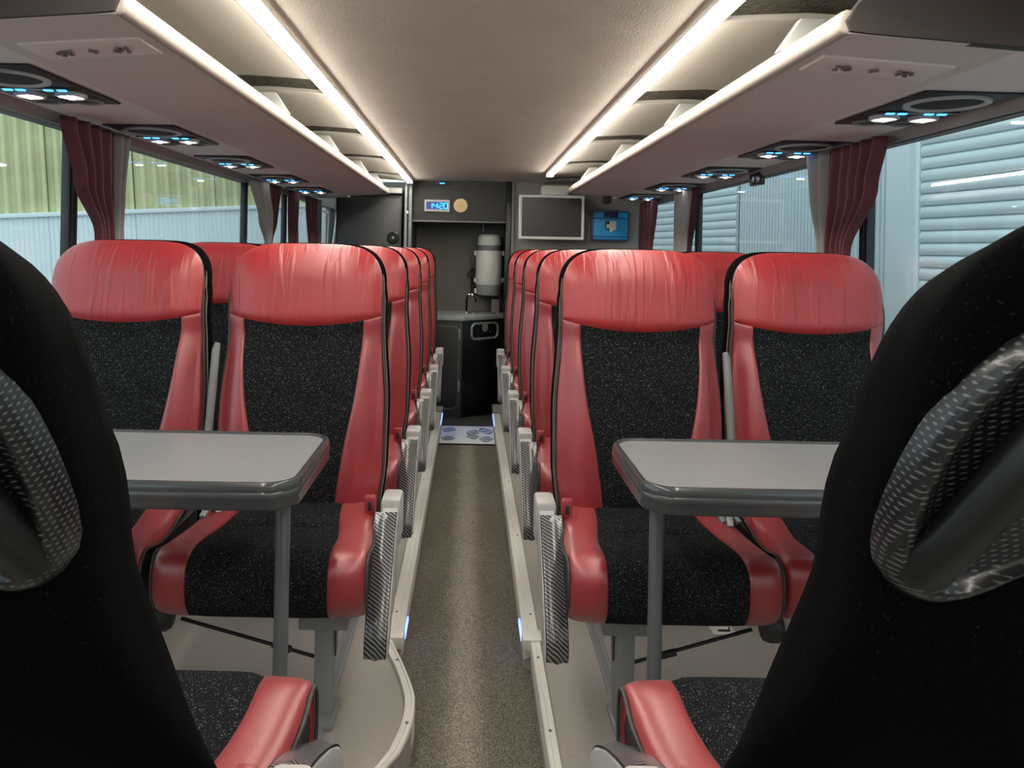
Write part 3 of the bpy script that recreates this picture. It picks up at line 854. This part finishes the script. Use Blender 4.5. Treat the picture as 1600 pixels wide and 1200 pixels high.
# right rear compartment wall
m = MB().box(.292, 1.30, 5.60, 5.9, -.09, ZC+.03, .004)
rp = struct(m.build('wall_rear_right', 'rear_panel'), 'grey brown fabric panel behind the monitor and the blue case')
MB().box(.292, .312, 5.592, 5.602, -.09, ZC+.02, .002).build('edge_strip', 'mid_grey_plastic', rp)

# left locker
t = thing('locker', 'black locker with a round lock behind the left seats', 'locker', (-.75, 5.65, 0))
MB().box(-.25, .235, .012, .9, -.02, 1.56, .004).build('body', 'galley_black', t)
dr = MB().box(-.24, .225, 0, .014, .2, 1.495, .004).build('door', 'galley_door', t)
MB().lathe([(.046, 0), (.046, -.008), (.038, -.010), (.034, -.004), (.015, -.004), (.012, -.014), (.004, -.016)], (.175, 0, 1.20), 'y', 20).build('lock', 'gloss_black', dr)
MB().lathe([(.010, -.014), (.010, -.018), (.004, -.019)], (.175, 0, 1.20), 'y', 10).build('key_slot', 'steel_grey', dr)
MB().box(.13, .24, -.06, .01, 1.525, 1.565, .004).build('top_block', 'white_plastic', t)
t = thing('grab_pole', 'grey vertical pole and frame left of the galley niche', 'pole', (-.462, 5.56, -.08))
MB().lathe([(.011, 0), (.011, 1.69)], (-.016, 0, 0), 'z', 12).build('pole', 'steel_grey', t)
MB().box(.004, .028, .0, .09, 0, 1.69, .003).build('door_frame', 'mid_grey_plastic', t)
MB().box(-.014, .004, -.014, .0, 1.455, 1.475, .002).build('catch', 'aluminium', t)

# galley cabinet with angled front
t = thing('galley_cabinet', 'dark galley cabinet with grey worktop at the rear of the aisle', 'cabinet', (-.08, 5.5, -.09))
ox, oy, oz = t.location
def rel(pts): return [(x-ox, y-oy) for x, y in pts]
body = rel([(-.43, 5.505), (-.05, 5.505), (.250, 5.76), (.250, 6.05), (-.43, 6.05)])
MB().prism(body, 'z', 0, .705, .003).build('body', 'galley_black', t)
ct = rel([(-.432, 5.49), (-.042, 5.49), (.252, 5.745), (.252, 6.05), (-.432, 6.05)])
MB().prism(ct, 'z', .703, .734, .004).build('worktop', 'counter_grey', t)
MB().box(-.43-ox, -.052-ox, -.002, .01, .0, .70, .002).build('front_panel', 'galley_dark', t)
pr = rrect(-.42-ox, -.075-ox, .075, .665, .05)
d = MB().prism(pr, 'y', -.008, -.001, .002).build('door', 'galley_door', t)
MB().tube([(x, -.008, z) for x, z in pr], .0035, 6, True).build('door_edge', 'mid_grey_plastic', d)
for z in (.57, .20): MB().box(-.078-ox, -.064-ox, -.012, -.002, z, z+.075, .002).build('hinge', 'steel_grey', d)
ang = math.atan2(.255, .300)
mxh = Matrix.Translation((-.05-ox, 5.505-oy, 0)) @ Matrix.Rotation(ang, 4, 'Z')
def onface(mb): bmesh.ops.transform(mb.bm, matrix=mxh, verts=mb.bm.verts[:]); return mb
h = rrect(.075, .345, .555, .685, .045)
mm = MB(); mm.rings([[(x, y, z) for x, z in rrect(.075+i, .345-i, .555+i, .685-i, .045-i)] for i, y in ((0, -.001), (.001, -.008), (.006, -.012), (.013, -.011), (.018, -.003))], True)
hr = onface(mm).build('handle_frame', 'steel_grey', t)
mm = MB(); mm.prism(rrect(.093, .327, .573, .667, .03), 'y', -.003, 0); onface(mm).build('handle_recess', 'gloss_black', hr)
mm = MB(); mm.prism([(x, z) for x, z in rrect(.185, .235, .615, .675, .022)], 'y', -.012, -.002, .002); lk = onface(mm).build('lock', 'steel_grey', hr)
mm = MB(); mm.lathe([(.008, -.006), (.008, -.001)], (.262, 0, .612), 'y', 10); onface(mm).build('indicator', 'mid_grey_plastic', hr)
# faucet
t = thing('faucet', 'slim chrome swan-neck tap on the galley worktop', 'tap', (-.026, 5.72, .644))
MB().tube([(0, 0, 0), (0, 0, .10), (.004, 0, .128), (.018, 0, .147), (.038, 0, .148), (.058, 0, .125), (.070, 0, .090)], .008, 10).build('spout', 'chrome', t)
MB().lathe([(.020, 0), (.020, .012), (.010, .018)], (0, 0, 0), 'z', 14).build('base', 'chrome', t)
# sink rim
t = thing('sink', 'shallow steel sink rim let into the galley worktop', 'sink', (.08, 5.86, .644))
MB().rings([[(x, y, z) for x, y in rrect(-.10+i, .12-i, -.09+i, .11-i, .04)] for i, z in ((0, 0), (.004, .006), (.014, .006), (.02, .001))], True).build('rim', 'chrome', t)
MB().prism(rrect(-.08, .10, -.07, .09, .03), 'z', .0, .001).build('basin', 'steel_grey', t)
# drinks boiler
t = thing('drinks_boiler', 'pale cylindrical drinks boiler hanging in the galley niche', 'boiler', (.140, 5.90, .775))
k_ = 5.90/5.75
MB().lathe([(.072, 0), (.088, .006), (.094, .02), (.096, .085)], (0, 0, 0), 'z', 28).build('base', 'boiler_base', t)
MB().lathe([(.099, .085), (.101, .09), (.101, .338), (.098, .344)], (0, 0, 0), 'z', 28).build('body', 'boiler_body', t)
MB().lathe([(.085, .344), (.085, .385)], (0, 0, 0), 'z', 28).build('neck', 'mid_grey_plastic', t)
MB().lathe([(.092, .385), (.093, .392), (.084, .455), (.070, .467), (.03, .470)], (0, 0, 0), 'z', 28).build('lid', 'boiler_body', t)
for x, z in ((-.104, .325), (-.104, .12), (.104, .325), (.104, .12), (-.1, .035)):
    MB().box(x-.010, x+.010, -.02, .01, z-.018, z+.018, .003).build('lug', 'white_plastic', t)
m = MB(); m.box(-.14, .14, .085, .145, .02, .35, .003); m.build('wall_bracket', 'dark_plastic', t)
m = MB(); m.lathe([(.014, -.012), (.020, -.006), (.020, .006), (.012, .012)], (-.150, -.02, .155), 'y', 12); m.tube([(-.150, -.01, .155), (-.135, .03, .19), (-.12, .09, .2)], .008, 6); m.tube([(-.15, -.02, .15), (-.10, -.02, .135)], .005, 6)
m.build('tap_knob', 'dark_plastic', t)
MB().tube([(.07, -.03, .012), (.09, -.05, -.01), (.10, -.05, -.06), (.125, -.03, -.125)], .007, 8).build('hose', 'dark_plastic', t)
MB().tube([(.135, .0, -.125), (.135, 0, .45)], .006, 8).build('side_rail', 'steel_grey', t)
t = thing('cup_box', 'small grey box standing at worktop corner under the boiler', 'box', (.195, 5.90, .644))
MB().box(-.03, .03, -.03, .03, 0, .10, .004).build('body', 'mid_grey_plastic', t)
MB().box(-.031, .031, -.031, .031, .092, .102, .003).build('lid', 'steel_grey', t)

# digital clock
t = thing('digital_clock', 'glowing blue digital clock on the header above the galley', 'clock', (-.255, 5.65, 1.442))
hs = MB(); hs.rings([[(x, y, z) for x, z in rrect(-.094+i, .094-i, -.044+i, .044-i, .006)] for i, y in ((0, 0), (.0, -.012), (.003, -.014), (.014, -.014), (.017, -.008))], True)
hs.build('housing', 'grey_plastic', t)
MB().box(-.078, .078, -.008, 0, -.028, .028).build('display', 'clock_back', t)
def seg7(mb, cx, ch, w=.0125, h=.019, th=.0048):
    segs = {'0': 'abcdef', '1': 'bc', '2': 'abged', '4': 'fgbc'}[ch]
    for s in segs:
        hx, hz = {'a': (0, h), 'g': (0, 0), 'd': (0, -h), 'b': (w, h/2), 'c': (w, -h/2), 'e': (-w, -h/2), 'f': (-w, h/2)}[s]
        if s in 'agd': mb.box(cx-w+.001, cx+w-.001, -.010, -.0075, hz-th/2, hz+th/2, .001, 1)
        else: mb.box(cx+hx-th/2, cx+hx+th/2, -.010, -.0075, hz-h/2+.001, hz+h/2-.001, .001, 1)
for cx, ch in ((-.050, '1'), (-.014, '4'), (.030, '2'), (.063, '0')):
    mb = MB(); seg7(mb, cx, ch); mb.build('digit', 'digit_cyan', t)
m = MB(); m.box(.006, .011, -.010, -.0075, .006, .011); m.box(.006, .011, -.010, -.0075, -.011, -.006); m.build('colon', 'digit_cyan', t)
# round plaque
t = thing('round_plaque', 'round tan plaque with small printed marks beside the clock', 'plaque', (-.082, 5.65, 1.447))
MB().lathe([(.050, 0), (.052, -.006), (.049, -.010), (.02, -.010)], (0, 0, 0), 'y', 32).build('disc', 'disc_wood', t)
m = MB()
for i, (x, z) in enumerate([(-.024, -.006), (-.012, -.006), (0, -.006), (.012, -.006), (.024, -.006), (-.02, .006), (-.008, .008), (.006, .009), (.018, .008), (-.008, .022), (.004, .024), (0, -.026)]):
    m.box(x-.003, x+.003, -.0112, -.0095, z-.0025, z+.0025)
m.build('print', 'disc_print', t)
# blue night lamp above the header
t = thing('night_lamp', 'tiny blue night lamp at ceiling edge above the clock', 'light', (-.22, 5.64, ZC-.012))
MB().box(-.05, .05, -.012, .01, -.006, .012, .002).build('housing', 'dark_plastic', t)
MB().box(-.018, .018, -.018, -.010, .0, .006, .001).build('lens', 'blue_led', t)

# monitor
t = thing('monitor', 'dark flat monitor in a pale grey frame on the rear panel', 'monitor', (.568, 5.45, 1.365))
w, hh = .232, .158
fr = MB(); fr.rings([[(x, y, z) for x, z in rrect(-w+i, w-i, -hh+i, hh-i, .006)] for i, y in ((0, .05), (0, .002), (.004, -.002), (.018, -.002), (.021, .004))], True, True)
fr.build('bezel', 'monitor_frame', t)
MB().box(-w+.02, w-.02, .003, .01, -hh+.02, hh-.02).build('screen', 'screen', t)
MB().box(-.06, .06, .05, .15, -.06, .06, .004).build('wall_mount', 'dark_plastic', t)
MB().box(-.07, .12, .03, .15, hh+.003, hh+.07, .004).build('top_bracket', 'monitor_frame', t)
# blue case
t = thing('first_aid_case', 'blue first aid case with green and white emblem behind right seats', 'case', (1.003, 5.545, 1.315))
w, hh = .136, .108
MB().prism(rrect(-w, w, -hh, hh, .015), 'y', .0, .055, .004).build('shell', 'case_edge', t)
MB().prism(rrect(-w+.014, w-.014, -hh+.012, hh-.012, .010), 'y', -.010, .004, .003).build('lid', 'case_blue', t)
MB().box(-.052, .052, -.016, -.004, hh-.048, hh-.012, .004).build('handle', 'navy', t)
MB().box(-.062, .062, -.010, .02, hh-.008, hh+.008, .004).build('handle_mount', 'case_edge', t)
for z in (hh-.055, -hh+.03): MB().box(-w, w, -.013, -.008, z-.003, z+.003, .001).build('strap', 'navy', t)
em = MB(); em.prism([(-.040, .034), (.040, .034), (.040, -.022), (.0, -.045), (-.040, -.022)], 'y', -.0125, -.009); em = em.build('emblem', 'emblem_green', t)
MB().prism([(-.008, .034), (.040, .034), (.040, -.022), (.0, -.045), (-.008, -.038), (-.008, -.016), (-.030, -.016), (-.030, .012), (-.008, .012)], 'y', -.0138, -.012).build('emblem_cross', 'emblem_white', em)

# ------------------------------------------------------------------ outside
m = MB().box(-14, 12, -8, 22, -1.75, -1.6)
struct(m.build('ground', 'ext_ground'), 'grey yard ground outside the coach', 'ground')
# right facade, slightly askew to the coach
fd = thing('wall_facade', 'pale blue grey building facade outside the right windows', 'facade', (3.6, 0, -1.6), 0, None, 'structure')
fd.rotation_euler = (0, 0, math.atan(.176))
cs = math.cos(math.atan(.176))
def fy_(Y): return Y/cs
MB().box(.10, .25, fy_(-4), fy_(14), 0, 5.5).build('backing', 'ext_facade', fd)
MB().box(0, .12, fy_(4.83), fy_(5.04), 0, 5.5, .006).build('pilaster', 'ext_facade', fd)
MB().box(.04, .12, fy_(4.80), fy_(4.84), 0, 5.5, .004).build('guide_rail', 'ext_base', fd)
m = MB(); n = 44; y0, y1 = fy_(5.04), fy_(6.98)
pts = []
for k in range(n):
    ya = y0 + (y1-y0)*k/n; p = (y1-y0)/n
    pts += [(.060, ya), (.060, ya+p*.55), (.078, ya+p*.7), (.078, ya+p*.9)]
m.prism(pts + [(.10, y1), (.10, y0)], 'z', 0, 5.5)
m.build('ribbed_panel', 'ext_facade', fd, 20)
def shutter(Ya, Yb, label, n):
    t = thing('roller_shutter', label, 'shutter', (3.6-.176*Ya, Ya, -1.6), math.atan(.176))
    L = (Yb-Ya)/cs
    first = None
    z0 = 1.9
    for k in range(n):
        if first is None:
            m = MB(); m.prism([(.060, 0), (.048, .006), (.040, .026), (.042, .050), (.052, .068), (.062, .075), (.075, .075), (.075, 0)], 'y', 0, L)
            o = m.build('slat', 'ext_shutter', t, 30); first = o
        else:
            o = first.copy(); C.objects.link(o); o.parent = t
        o.location = (0, 0, z0 + .0765*k)
    MB().box(.03, .08, 0, L, 0, z0).build('lower_panel', 'ext_shutter', t)
    return t
shutter(-1.0, 4.79, 'wide grey roller shutter outside the nearest right window', 32)
shutter(7.0, 9.6, 'smaller grey roller shutter outside the far right windows', 32)
# left wall: ribbed translucent sheets above a pale base, on a sloping yard
ex = thing('wall_ribbed', 'yellow green ribbed sheet wall above a pale base, left outside', 'facade', (-5.25, 8.54, 1.369), math.atan2(.343, 1), None, 'structure')
ex.rotation_euler = (0, -.0728, math.atan(.343))
for k in range(9):
    m = MB(); pts = []
    x0 = -4.0 + .9*k
    for i in range(7*8):
        u = i/8; x = x0 + .9*i/56
        pts.append((x, .03*math.tanh(2.2*math.sin(2*PI*u)) + .01*(k % 2)))
    m.prism(pts + [(x0+.899, .08), (x0, .08)], 'z', .05, 3.2)
    m.build('sheet', 'ext_sheet', ex, 30)
for k in range(9):
    m = MB(); x0 = -4.0 + .9*k; pts = []
    for i in range(18):
        xa = x0 + .05*i
        pts += [(xa, -.05), (xa+.036, -.05), (xa+.040, -.042), (xa+.046, -.042)]
    m.prism(pts + [(x0+.895, .1), (x0, .1)], 'z', -3.2, 0)
    m.build('base_panel', 'ext_base', ex, 20)
MB().box(-4.05, 4.15, -.09, .1, 0, .05, .006).build('ledge', 'ext_base', ex)
